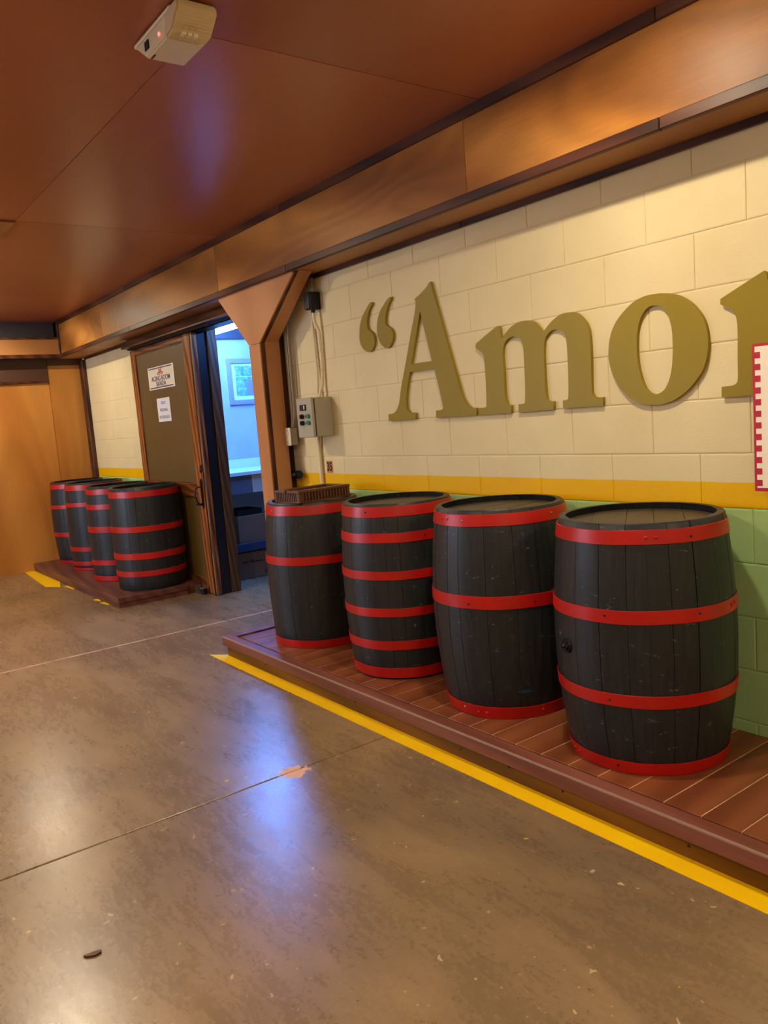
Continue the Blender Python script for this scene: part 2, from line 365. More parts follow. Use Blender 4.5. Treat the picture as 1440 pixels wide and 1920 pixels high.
M['tube'] = emit('tube_glow', TUBE_COL, TUBE); M['led'] = emit('red_led', (1, .05, .03), 3)
M['day'] = emit('daylight_pane', (.60, .74, 1.0), DAY)
def glass():
    n = NT('clear_ribbed_plastic'); w = n.node('ShaderNodeTexWave'); w.inputs['Scale'].default_value = 40; n.l(n.coord('Object'), w.inputs['Vector'])
    n.fin(lin((226, 208, 170)), .25, 0, .6, n.bump(w.outputs['Fac'], .25, .002)); n.b.inputs['Transmission Weight'].default_value = .08; return n.m
M['diffuser'] = glass()
# ------------------------------------------------------------------ setting
YL = .05                          # face of the block wall left of the doorway
XL, XR, YF = -9.28, 3.0, -6.0     # end wall, right end, opposite wall
ZC = 2.67
OP0, OP1, OPZ = -6.22, -4.70, 2.2  # doorway in the block wall
def struct(o): o['kind'] = 'structure'; return o
# floor: base with slabs divided by saw joints
fl = struct(link('floor', box((XL-.2, YF-.2, -.14), (XR+.2, 3.6, -.012)), M['filler']))
jx = [XL-.2, -7.90, -5.325, -2.76, -.19, XR+.2]; jy = [YF-.2, -3.4, .10, 3.6]
for i in range(5):
    for j in range(3):
        link('slab', box((jx[i]+(.004 if i else 0), jy[j]+(.002 if j else 0), -.012), (jx[i+1]-(.004 if i < 4 else 0), jy[j+1]-(.002 if j < 2 else 0), 0), .0025), M['floor'], fl)
link('joint_filler', box((-5.334, YF, -.012), (-5.316, 3.3, .0004)), M['filler'], fl)
# ceiling of plywood panels, seams 2.5 m apart
ce = struct(link('ceiling', box((XL-.2, YF-.2, ZC+.006), (XR+.2, 0, ZC+.10)), M['dark']))
cy = [YF-.2, -5.25, -4.0, -2.75, -1.5, -.22+.0]
for j in range(5):
    x = -10.06 if j % 2 else -10.06
    for k in range(6):
        a = max(XL-.2, x+k*2.515); b = min(XR+.2, x+(k+1)*2.515)
        if b-a < .05: continue
        bm = box((a+.0012, cy[j]+.0012, ZC-.0), (b-.0012, cy[j+1]-.0012, ZC+.012))
        o = link('ceiling_panel', bm, M['ply_ceiling'], ce, loc=(0, 0, 0)); o.rotation_euler = (0, 0, 0)
        o.location.z = random.uniform(-.0015, .0015)
# block wall: mortar backing with a real doorway, 40 x 20 cm blocks in running bond
wb = bmesh.new()
addbox(wb, (XL-.2, YL+.0035, -.02), (OP0, .15, ZC+.1)); addbox(wb, (OP1, .0035, -.02), (XR+.2, .15, ZC+.1)); addbox(wb, (OP0, .0035, OPZ), (OP1, .15, ZC+.1))
wr = struct(link('wall_right', wb, M['block']))
bcache = {}
def block(x0, x1, z0, z1):
    key = (round(x1-x0, 3), round(z1-z0, 3))
    if key not in bcache:
        bm = bmesh.new(); w_, h_ = key; g = .0012; b = .0030
        P = [(g, g), (w_-g, g), (w_-g, h_-g), (g, h_-g)]; Q = [(g+b, g+b), (w_-g-b, g+b), (w_-g-b, h_-g-b), (g+b, h_-g-b)]
        R_ = [(g+b*2.2, g+b*2.2), (w_-g-b*2.2, g+b*2.2), (w_-g-b*2.2, h_-g-b*2.2), (g+b*2.2, h_-g-b*2.2)]
        A = [bm.verts.new((p[0], .006, p[1])) for p in P]; B = [bm.verts.new((p[0],   .0016, p[1])) for p in P]; C = [bm.verts.new((p[0], .0004, p[1])) for p in Q]; D = [bm.verts.new((p[0], 0.0, p[1])) for p in R_]
        for U, V in ((A, B), (B, C), (C, D)):
            for i in range(4): bm.faces.new((U[i], U[(i+1) % 4], V[(i+1) % 4], V[i]))
        bm.faces.new(D); bm.faces.new(A[::-1])
        bmesh.ops.recalc_face_normals(bm, faces=bm.faces[:])
        me = bpy.data.meshes.new('block'); bm.to_mesh(me); bm.free(); me.materials.append(M['block']); bcache[key] = me
    return inst('block', bcache[key], wr, (x0, random.uniform(-.0004, .0003)+(YL if x0 < OP0-.01 else 0), z0))
for r in range(12):
    z0 = max(0, -.035+.2*r); z1 = min(2.30, .165+.2*r)
    off = -1.5 if (r % 2 == 0) else -1.7
    for a0, a1 in ((XL, -7.86), (OP1, .9)):
        k = math.floor((a0-off)/.4); x = off+k*.4
        while x < a1-.001:
            p, q = max(x, a0), min(x+.4, a1)
            if q-p > .03: block(p, q, z0, z1)
            x += .4
link('plaster_strip', box((-7.858, YL-.0015, 0), (OP0, YL+.006, 2.30)), M['block'], wr)
# the other walls
struct(link('wall_left', box((XL-.2, YF-.2, 0), (XL-.02, YL, ZC)), M['ply_wall']))
WL = bpy.data.objects['wall_left']
ys = [YF, -5.0, -3.78, -2.56, -1.34, -.335]
for i in range(5):
    link('wall_panel', box((XL-.02, ys[i]+.001, 0), (XL, ys[i+1]-.001, ZC)), M['ply_wall'], WL)
link('corner_panel', box((XL-.02, -.333, 0), (XL+.012, YL-.002, 2.26)), M['ply_wall'], WL)
# window to the daylight, wall opposite (behind and left of the camera)
wf = bmesh.new()
addbox(wf, (XL-.2, YF-.2, 0), (-8.6, YF, ZC)); addbox(wf, (-5.6, YF-.2, 0), (XR+.2, YF, ZC)); addbox(wf, (-8.6, YF-.2, 0), (-5.6, YF, .9)); addbox(wf, (-8.6, YF-.2, 2.1), (-5.6, YF, ZC))
struct(link('wall_front', wf, M['room_wall']))
wn = empty('window_1', (-7.1, YF-.1, .9), kind='structure')
link('pane', box((-1.5, -.01, 0), (1.5, .0, 1.2)), M['day'], wn)
for q in (-1.5, -.75, 0, .75, 1.44): link('mullion', box((q, .001, 0), (q+.06, .06, 1.2)), M['trim'], wn)
struct(link('wall_near', box((XR, YF, 0), (XR+.2, 0, ZC)), M['room_wall']))
# boxed plywood beam along the block wall
BY, BZ0 = -.22, 2.285
bm_ = bmesh.new(); addbox(bm_, (XL-.1, BY+.014, BZ0+.014), (XR, 0, ZC+.005)); addbox(bm_, (XL-.1, 0, BZ0+.014), (OP0, YL, ZC+.005))
beam = struct(link('trim_1', bm_, M['dark'])); beam['label'] = 'boxed plywood beam running under the ceiling along the block wall'
bx = [XL+.2, -7.66, -5.139, -2.634, -.13, XR]
for i in range(5): link('beam_panel', box((bx[i]+.0015, BY, BZ0+.005), (bx[i+1]-.0015, BY+.013, ZC)), M['ply_beam'], beam)
sx_ = [XL, -8.05, -5.55, -3.035, -.52, XR]
for i in range(5): link('soffit_panel', box((sx_[i]+.0015, BY+.001, BZ0), (sx_[i+1]-.0015, (YL if i < 1 else 0)-.001, BZ0+.013)), M['ply_soffit'], beam)
ex = [XL+.2, -6.9, -4.2, -1.67, .9, XR]
for i in range(5):
    link('edge_trim', box((ex[i]+.0007, BY-.014, BZ0-.003), (ex[i+1]-.0007, BY+.012, BZ0+.038), .003), M['trim'], beam)
    link('ceiling_trim', box((ex[i]+.0007, BY-.016, ZC-.042), (ex[i+1]-.0007, BY+.002, ZC+.004), .003), M['trim'], beam)
    pass
for a, b in ((-7.6, OP1+.01), (OP1+.01, -2.9), (-2.9, -.4), (-.4, XR)): link('wall_trim', box((a+.0007, -.022, BZ0-.026), (b-.0007, -.001, BZ0+.002), .003), M['trim'], beam)
link('wall_trim', box((XL+.14, YL-.022, BZ0-.026), (-7.6, YL-.001, BZ0+.002), .003), M['trim'], beam)
link('soffit_filler', box((-8.05, 0, BZ0), (OP0, YL-.001, BZ0+.013)), M['ply_soffit'], beam)
# beam returning across the end wall
eb = struct(link('trim_2', box((XL-.02, YF, 2.285), (XL+.2, BY+.01, 2.49)), M['dark'])); eb['label'] = 'boxed beam across the end wall below the ceiling'
for a, b in zip([YF, -4.2, -2.2], [-4.2, -2.2, BY-.012]): link('beam_panel', box((XL+.19, a+.001, 2.315), (XL+.206, b-.001, 2.478)), M['ply_soffit'], eb)
link('edge_trim', box((XL+.1, YF, 2.280), (XL+.218, BY-.0, 2.318), .003), M['trim'], eb)
link('top_trim', box((XL+.12, YF, 2.476), (XL+.214, BY-.0, 2.498), .003), M['trim'], eb)
link('recess_board', box((XL-.01, YF, 2.50), (XL+.05, BY-.012, ZC)), M['store_beam'], eb)
link('corner_trim', box((XL+.2, BY-.02, 2.30), (XL+.222, BY+.0, 2.64), .003), M['trim'], eb)
link('lower_band', box((XL+.001, YF, 2.045), (XL+.022, -.337, 2.285)), M['band'], eb)
link('lower_band_edge', box((XL+.001, YF, 2.030), (XL+.034, -.337, 2.052), .003), M['trim'], eb)
link('corner_band', box((XL+.012, -.333, 2.215), (XL+.03, YL-.05, 2.285)), M['band'], eb)
# corner upright where block wall meets the end wall
struct(link('trim_3', box((XL+.013, YL-.045, 0), (XL+.13, YL-.002, 2.258), .004), M['trim_v']))['label'] = 'dark stained corner upright'
# plywood clad column with flared head
co = struct(link('trim_4', box((-4.775, -.15, 0), (-4.665, -.095, 2.28)), M['dark'])); co['label'] = 'plywood clad column with a flared head under the beam'
def flare(dx): return [(-4.80-dx, 0), (-4.64+dx, 0), (-4.64+dx, 1.925), (-4.155+dx, 2.284), (-5.185-dx, 2.284), (-4.80-dx, 1.925)]
bm = bmesh.new(); addprism(bm, [(-4.80, 0), (-4.655, 0), (-4.655, 1.918), (-4.80, 1.918)], 'y', -.205, -.193)
link('shaft_face', bm, M['ply_column'], co)
bm = bmesh.new(); addprism(bm, [(-4.80, 1.921), (-4.655, 1.921), (-4.172, 2.272), (-4.172, 2.284), (-5.185, 2.284), (-5.185, 2.272)], 'y', -.205, -.193)
link('capital_face', bm, M['ply_column'], co)
bm = bmesh.new(); addprism(bm, [(-4.79, 0), (-4.648, 0), (-4.648, 1.920), (-4.158, 2.284), (-5.18, 2.284), (-4.79, 1.925)], 'y', -.195, -.172)
link('edge_strip', bm, M['trim_v'], co)
bm = bmesh.new(); addprism(bm, [(-4.80, 0), (-4.638, 0), (-4.638, 1.925), (-4.145, 2.284), (-5.19, 2.284), (-4.80, 1.925)], 'y', -.172, -.085)
link('side_board', bm, M['ply_column'], co)
bm = bmesh.new(); addprism(bm, [(-4.84, 0), (-4.645, 0), (-4.645, 1.935), (-4.19, 2.284), (-5.235, 2.284), (-4.84, 1.935)], 'y', -.085, -.066)
link('back_board', bm, M['ply_column'], co)
# doorway lining
dj = struct(link('door_1', box((OP0-.001, .0, 0), (OP0+.012, .148, OPZ)), M['navy'])); dj['label'] = 'dark lining of the storeroom doorway'
link('back_post', box((OP0-.05, .15, 0), (OP0+.025, .235, OPZ+.02), .004), M['old_post'], dj)
link('right_lining', box((OP1-.06, -.03, 0), (OP1, .15, OPZ), .003), M['trim_v'], dj)
link('head_lining', box((OP0, .0, OPZ-.012), (OP1-.06, .15, OPZ)), M['navy'], dj)
link('header_board', box((-7.62, -.075, 2.200), (OP1, -.023, 2.262), .003), M['trim'], dj)
link('header_track', box((-7.58, -.03, 2.188), (-5.0, .03, 2.200)), M['dark'], dj)

# ------------------------------------------------------------------ sliding door
dr = empty('sliding_door', (-6.891, .028, -.0293), 'oak framed sliding door with a brown panel slid open behind the far barrels', 'door')
dr.scale = (1.0209, 1, 1.0209)
def dbox(n, a, b, m, bev=.004, par=None): return link(n, box((a[0]+6.75, a[1]+.05, a[2]), (b[0]+6.75, b[1]+.05, b[2]), bev), m, par or dr)
link('panel', box((-.60, -.008, .955), (.52, .008, 2.12)), M['door_panel'], dr)
link('lower_panel', box((-.60, -.008, .14), (.52, .008, .86)), M['door_panel'], dr)
link('stile', box((-.71, -.024, .035), (-.60, .022, 2.17), .004), M['door_wood'], dr)
link('stile', box((.51, -.024, .035), (.695, .022, 2.17), .004), M['door_wood'], dr)
link('top_rail', box((-.60, -.022, 2.12), (.51, .020, 2.17), .003), M['door_wood_h'], dr)
link('lock_rail', box((-.60, -.022, .84), (.51, .020, .955), .003), M['door_wood_h'], dr)
link('bottom_rail', box((-.60, -.022, .035), (.51, .020, .16), .003), M['door_wood_h'], dr)
link('edge_bead', box((.697, -.026, .035), (.706, -.018, 2.17)), M['steel'], dr)
for z in (.955, 2.112): link('bead', box((-.60, -.014, z), (.51, -.008, z+.008)), M['door_wood_h'], dr)
# pull handle with escutcheon
hd = bmesh.new(); addprism(hd, [(.605, .745), (.625, .775), (.622, .95), (.632, .965), (.62, .985), (.606, 1.0), (.594, .985), (.585, .965), (.592, .95), (.590, .775)], 'y', -.029, -.0235)
hp = link('handle_plate', hd, M['iron'], dr)
gb = bmesh.new(); addtube(gb, [(.606, -.028, .935), (.60, -.06, .93), (.60, -.085, .91), (.60, -.088, .87), (.60, -.075, .81), (.60, -.05, .79), (.606, -.028, .80)], .006)
link('grip', gb, M['iron'], hp, True)
kb = bmesh.new(); addprism(kb, [(.59, 1.07), (.62, 1.045), (.655, 1.07), (.655, 1.115), (.62, 1.105)], 'y', -.029, -.0235)
lk = link('lock_plate', kb, M['iron'], dr)
link('lock_cylinder', cyl((.622, -.038, 1.076), .013, .01, 'y', 12), M['steel'], lk)
link('latch_arm', box((.48, -.036, .778), (.60, -.024, .790), .002), M['iron'], dr)
# signs on the door
sg = empty('door_sign', (-6.932, .0195, 1.885), 'cream sign reading AGING ROOM BANDA screwed to the sliding door', 'sign')
link('board', box((-.30, -.006, -.10), (.30, 0, .10), .002), M['sign_white'], sg)
link('face', box((-.275, -.0075, -.088), (.275, -.006, .088)), M['sign_cream'], sg)
for z in (-.089, .081): link('border_line', box((-.272, -.0085, z), (.272, -.0075, z+.009)), M['ink_blue'], sg)
text_mesh('lettering', 'AGING ROOM', .062, M['ink_blue'], sg, (.0, -.0082, -.008), 1.08, .0004)
text_mesh('lettering', 'BANDA', .062, M['ink_blue'], sg, (0, -.0082, -.055), 1.08, .0004)
em = bmesh.new(); addprism(em, [(-.062, .024), (.062, .024), (.066, .046), (.036, .050), (.030, .062), (.036, .082), (.012, .074), (0, .068), (-.012, .074), (-.036, .082), (-.030, .062), (-.036, .050), (-.066, .046)], 'y', -.0085, -.0075)
el = link('emblem', em, M['ink_red'], sg)
link('emblem_band', box((-.055, -.0092, .031), (.055, -.0085, .036)), M['sign_cream'], el)
for s in (-1, 1): link('emblem_eye', box((s*.014-.005, -.0092, .058), (s*.014+.005, -.0085, .063)), M['sign_cream'], el)
nt = empty('paper_notice', (-6.952, .0198, 1.599), 'white paper notice with three short lines of text below the door sign', 'notice')
link('sheet', box((-.15, -.001, -.105), (.15, 0, .105)), M['paper'], nt)
for t, z in (('SOLO', .062), ('PERSONAL', -.002), ('AUTORIZADO', -.066)): text_mesh('lettering', t, .036, M['ink_grey'], nt, (0, -.0015, z), 1.05, .0006, .0003)
# floor guide roller at the foot of the door
gr = empty('door_guide', (-6.372, -.045, .0), 'small steel roller guide on the floor at the foot of the sliding door', 'door guide')
link('bracket', box((-.10, -.03, 0), (.08, .03, .006), .001), M['steel'], gr)
link('upright', box((-.085, -.025, .006), (-.078, .025, .07), .001), M['steel'], gr)
link('roller', cyl((.03, 0, .007), .028, .05, 'z', 16), M['iron'], gr, True)
link('cap', cyl((.03, 0, .057), .034, .007, 'z', 16), M['steel'], gr, True)
# ------------------------------------------------------------------ platforms
def planks(parent, x0, x1, w_, y0, y1, z0, z1, m, first=None):
    me = None; x = x0
    fb = bmesh.new()
    while x < x1-.01:
        e = min(x+w_, x1); addbox(fb, (e-.0016, y0+.002, z0), (e+.0016, y1-.002, z1-.0012))
        link('plank', box((x+.0016, y0, z0), (e-.0016, y1, z1), .002), m, parent); x = e
    link('joint_filler', fb, M['filler'], parent)['kind'] = 'stuff'
PZ = .124
pf = empty('barrel_platform', (0, 0, 0), 'long low platform of brown planks carrying the four near barrels', 'platform')
link('base', box((-4.46, -.69, .0), (1.3, -.004, PZ-.02)), M['filler'], pf)
planks(pf, -4.435-.046+.08, 1.3, .1285, -.668, -.004, PZ-.022, PZ, M['plank'])
link('dark_base', box((-4.462, -.668, PZ-.03), (-4.402, -.004, PZ-.018)), M['dark'], pf)
link('fascia', box((-4.49, -.715, 0), (1.3, -.69, PZ-.03), .002), M['plat_face'], pf)
link('edge_board', box((-4.512, -.737, PZ-.058), (1.3, -.672, PZ-.0005), .006, 2), M['plat_edge'], pf)
link('end_board', box((-4.512, -.672, PZ-.058), (-4.448, -.004, PZ-.0005), .005, 2), M['plat_edge'], pf)
link('end_fascia', box((-4.49, -.69, 0), (-4.465, -.004, PZ-.058), .002), M['plat_face'], pf)
for x, z in ((-4.0, .045), (-3.1, .05), (-2.35, .04), (-2.08, .05), (-1.82, .045), (-1.33, .042), (-.8, .045)):
    link('screw', cyl((x, -.7155, z), .0055, .002, 'y', 10), M['dark'], pf)
pl = empty('far_barrel_platform', (0, 0, 0), 'low purplish brown platform under the four far barrels', 'platform')
FZ = .087
link('deck', box((XL+.015, -.70, .0), (-6.49, -.002, FZ-.001)), M['plat_far'], pl)
link('edge_board', box((XL+.015, -.738, FZ-.045), (-6.468, -.672, FZ-.0005), .004), M['plat_far'], pl)
link('end_board', box((-6.53, -.672, FZ-.045), (-6.468, -.13, FZ-.0005), .004), M['plat_far'], pl)
link('fascia', box((XL+.015, -.726, 0), (-6.48, -.70, FZ-.045)), M['plat_far'], pl)
link('end_fascia', box((-6.492, -.70, 0), (-6.475, -.13, FZ-.045)), M['plat_far'], pl)
# painted floor lines
def line(pts, label):
    bm = addprism(bmesh.new(), pts, 'z', .0003, .0016)
    o = link('floor_line', bm, M['stripe']); setp(o, label, 'floor line'); return o
line([(-4.605, -.79), (1.3, -.81), (1.3, -.695), (-4.43, -.695), (-4.50, -.705)], 'bright yellow painted line along the front of the near platform')
bm = bmesh.new(); addprism(bm, [(-9.28, -.83), (-8.14, -.90), (-7.98, -.80), (-8.3, -.72), (-9.28, -.72)], 'z', .0003, .0016)
setp(link('floor_line', bm, M['stripe']), 'short worn yellow line at the far end of the far platform', 'floor line')
bm = bmesh.new()
for a, b, y in ((-7.98, -7.72, -.742), (-7.05, -6.93, -.742), (-6.86, -6.70, -.742)):
    addprism(bm, [(a, y-.030), (a+.06, y-.018), (b, y-.006), (b-.02, y+.01), (a, y+.01)], 'z', .0003, .0016)
setp(link('floor_line', bm, M['stripe']), 'flaked remnants of yellow line beside the far platform front', 'floor line')
tw = bmesh.new(); addprism(tw, [(-2.170, -2.268), (-2.160, -2.262), (-2.150, -2.243), (-2.152, -2.226), (-2.162, -2.222), (-2.168, -2.240)], 'z', 0.0, .006)
setp(link('wood_chip', tw, M['trim']), 'small dark chip of debris lying alone on the concrete floor', 'debris')

# ------------------------------------------------------------------ barrels
def barrel(loc, rtop, rmid, rbot, H, hoops, label, ns=22, seed=0, blue=False, headang=0.0, rivets=(), bung=None, plug=None, laps=(), group=None, inset=.024, miss=None):
    rnd = random.Random(seed); t = empty('barrel', loc, label, 'barrel', group)
    def R(s):
        s = max(0, min(1, s)); e = rtop if s > .5 else rbot
        return rmid-(rmid-e)*(abs(s-.5)*2)**2
    # staves of uneven width
    ws = [rnd.uniform(.7, 1.35) for _ in range(ns)]; tot = sum(ws); a = rnd.random()*.3
    zs = [0, .008]+[H*k/10 for k in range(1, 10)]+[H-.006, H]
    T = .022
    for wi in ws:
        da = wi/tot*2*math.pi; g = (.0009 if rnd.random() < .3 else .0003)/rmid; a0, a1 = a+g, a+da-g; nseg = 4; deep = rnd.random() < .22; out = rnd.uniform(-.0004, .0004)
        bm = bmesh.new(); rings = []
        for k, z in enumerate(zs):
            rr = R(z/H)+out-(.004 if k in (0, len(zs)-1) else 0); ring = []
            for q in range(nseg+1):
                f = q/nseg; an = a0+(a1-a0)*f; edge = (.0018 if deep else .00015) if q in (0, nseg) else 0
                if edge: an = a0+(a1-a0)*(0 if q == 0 else 1)
                ring.append((an, rr-edge))
            # edge chamfer: duplicate near-edge column
            ring.insert(1, (a0+.002/rmid, rr)); ring.insert(-1, (a1-.002/rmid, rr))
            ring += [(a1, rr-T), (a0, rr-T)]
            rings.append([bm.verts.new((x_*math.cos(n_), x_*math.sin(n_), z)) for n_, x_ in ring])
        m_ = len(rings[0])
        for A, B in zip(rings, rings[1:]):
            for i in range(m_):
                if i == m_-2 and False: continue
                bm.faces.new((A[i], A[(i+1) % m_], B[(i+1) % m_], B[i]))
        bm.faces.new(rings[0][::-1]); bm.faces.new(rings[-1])
        link('stave', bm, M['stave_b' if blue else 'stave'], t, True)
        a += da
    # head: boards inside the rim
    hz = H-inset; hr = rtop-T-.0005; nb = 5; cuts = [-hr]+[(-hr+2*hr*(k+1)/nb+rnd.uniform(-.012, .012)) for k in range(nb-1)]+[hr]
    ca, sa = math.cos(headang), math.sin(headang)
    for p, q in zip(cuts, cuts[1:]):
        p2, q2 = p+.0008, q-.0008; pts = []
        for k in range(9):
            x = p2+(q2-p2)*k/8; pts.append((x, -math.sqrt(max(0, hr*hr-x*x))))
        for k in range(9):
            x = q2-(q2-p2)*k/8; pts.append((x, math.sqrt(max(0, hr*hr-x*x))))
        pts = [pt for i, pt in enumerate(pts) if i == 0 or (abs(pt[0]-pts[i-1][0])+abs(pt[1]-pts[i-1][1])) > 1e-5]
        if abs(pts[0][0]-pts[-1][0])+abs(pts[0][1]-pts[-1][1]) < 1e-5: pts.pop()
        bm = addprism(bmesh.new(), [(x*ca-y*sa, x*sa+y*ca) for x, y in pts], 'z', hz-.016, hz+rnd.uniform(-.0008, .0008))
        link('head_board', bm, M['head'], t)
    bm = bmesh.new(); addcyl(bm, (0, 0, .03), rbot-T-.001, .01, 'z', 32); link('bottom_head', bm, M['head'], t)
    # hoops
    hs = []
    for hi, (z0, z1) in enumerate(hoops):
        bm = bmesh.new(); n = 72; th = .0024; wob = rnd.uniform(0, 6)
        tilt = rnd.uniform(-.0018, .0018)
        prof = []
        for k in range(n):
            an = 2*math.pi*k/n; dz = tilt*math.cos(an+wob)+.0006*math.sin(7*an+wob)
            if z0 < .004: dz = max(0, dz)
            ra, rb = R((z0)/H), R((z1)/H); base = .0016
            la = 0
            if hi < len(laps) and laps[hi] is not None:
                d = (math.degrees(an)-laps[hi]) % 360
                if d < 9 or d > 351: la = .0018
            c, s = math.cos(an), math.sin(an)
            prof.append([bm.verts.new((r_*c, r_*s, z_+dz)) for r_, z_ in ((ra+base, z0), (ra+base+th+la, z0+.001), ((ra+rb)/2+base+th+la+.0002, (z0+z1)/2), (rb+base+th+la, z1-.001), (rb+base, z1))])
        for k in range(n):
            A, B = prof[k], prof[(k+1) % n]
            for i in range(4): bm.faces.new((A[i], B[i], B[i+1], A[i+1]))
            bm.faces.new((A[4], B[4], B[0], A[0]))
        hs.append(link('hoop', bm, M['hoop'], t, True))
    rme = {}
    for hi, ang, z, kind in rivets:
        an = math.radians(ang); key = kind
        if key not in rme:
            bm = bmesh.new(); r_ = .0072 if kind == 'rivet' else .0042
            addcyl(bm, (0, 0, 0), r_, .002, 'x', 10, r_*.95); addcyl(bm, (.002, 0, 0), r_*.95, .0022, 'x', 10, r_*.45)
            bmesh.ops.recalc_face_normals(bm, faces=bm.faces[:]); me = bpy.data.meshes.new(kind); bm.to_mesh(me); bm.free()
            me.materials.append(M['hoop'] if kind == 'rivet' else M['steel' if kind == 'nail' else 'dark']); rme[key] = me
        rr = R(z/H)+.0044
        inst('rivet' if kind == 'rivet' else 'nail', rme[key], hs[hi], (rr*math.cos(an), rr*math.sin(an), z), an)
    if bung:
        an, z = math.radians(bung[0]), bung[1]; rr = R(z/H)
        bm = bmesh.new(); addcyl(bm, (0, 0, 0), .027, .008, 'x', 24, .026); addcyl(bm, (.008, 0, 0), .019, .006, 'x', 6); addcyl(bm, (.014, 0, 0), .008, .010, 'x', 12, .006)
        o = link('bung', bm, M['iron'], t, True, (rr*math.cos(an), rr*math.sin(an), z)); o.rotation_euler = (0, 0, an)
    if plug:
        an, z = math.radians(plug[0]), plug[1]; rr = R(z/H)
        o = link('bung', cyl((-.006, 0, 0), .020, .0078, 'x', 22), M['stave'], t, True, (rr*math.cos(an), rr*math.sin(an), z)); o.rotation_euler = (0, 0, an)
    return t
G1, G2 = 'black barrels on the near platform', 'black barrels on the far platform'
barrel((-1.742, -.326, PZ+.0008), .284, .3155, .272, .862, [(0, .045), (.245, .290), (.533, .579), (.793, .840)],
       'black barrel with four red hoops and a metal bung, rightmost and nearest of all', 24, 4, headang=.62,
       laps=(-114, 12, -16, -47), bung=(-109, .422), group=G1,
       rivets=[(3, -50.8, .817, 'rivet'), (3, -44.6, .817, 'rivet'), (3, -22, .812, 'hole'), (2, -76.7, .560, 'hole'), (2, -20.4, .560, 'hole'), (2, 10, .556, 'rivet'), (2, 15, .562, 'rivet'),
               (1, -76, .268, 'hole'), (1, 12, .268, 'rivet'), (1, 17, .272, 'rivet'), (0, -117.8, .024, 'rivet'), (0, -110, .024, 'rivet'), (0, -75, .026, 'hole')])
barrel((-2.458, -.316, PZ+.0008), .273, .307, .264, .868, [(0, .052), (.471, .524), (.805, .854)],
       'black barrel with three red hoops and a blue smear, second from the right', 20, 11, True, headang=.15,
       laps=(-70, None, -97), plug=(-74, .444), group=G1,
       rivets=[(2, -100, .832, 'rivet'), (2, -93, .832, 'rivet'), (2, -76.3, .828, 'nail'), (2, 2.5, .834, 'nail'), (1, -72, .492, 'hole'), (1, -22, .497, 'hole'),
               (0, -88, .033, 'nail'), (0, -73.4, .024, 'rivet'), (0, -65.5, .025, 'rivet'), (0, -16, .030, 'nail')])
barrel((-3.195, -.306, PZ+.0008), .269, .298, .270, .858, [(.010, .062), (.152, .198), (.317, .360), (.498, .540), (.674, .721), (.795, .846)],
       'black barrel with six red hoops, the only one on the near platform with so many', 22, 5, headang=.5, group=G1, laps=(None, -60, None, None, None, -80),
       rivets=[(5, -70, .822, 'hole'), (4, -12, .70, 'hole')])
barrel((-4.015, -.304, PZ+.0008), .262, .296, .277, .826, [(0, .045), (.479, .526), (.757, .812)],
       'black barrel with three red hoops carrying the brown plastic grille box, beside the column', 18, 6, headang=1.2, group=G1,
       rivets=[(2, -118, .785, 'nail'), (2, -90, .785, 'nail'), (0, -110, .02, 'nail')])
barrel((-6.805, -.305, FZ+.0008), .286, .300, .286, .870, [(.121, .169), (.267, .321), (.498, .548), (.790, .842)],
       'black barrel with four red hoops and bare bottom edge before the sliding door', 20, 8, headang=.5, group=G2,
       rivets=[(2, -48, .52, 'nail')])
barrel((-7.495, -.302, FZ+.0008), .275, .297, .290, .868, [(0, .048), (.148, .195), (.450, .505), (.660, .707), (.795, .843)],
       'black barrel with five red hoops, second from the right on the far platform', 20, 9, headang=.5, group=G2)
barrel((-8.335, -.262, FZ+.0008), .278, .297, .288, .872, [(0, .024), (.048, .090), (.193, .236), (.640, .681), (.802, .857)],
       'black barrel with hoops bunched near its base, second from the left on the far platform', 20, 10, headang=.5, group=G2)
barrel((-8.94, -.262, FZ+.0008), .268, .292, .262, .872, [(0, .036), (.293, .340), (.593, .633), (.800, .850)],
       'black barrel farthest away, standing in the corner beside the plywood end wall', 20, 12, headang=.5, group=G2)

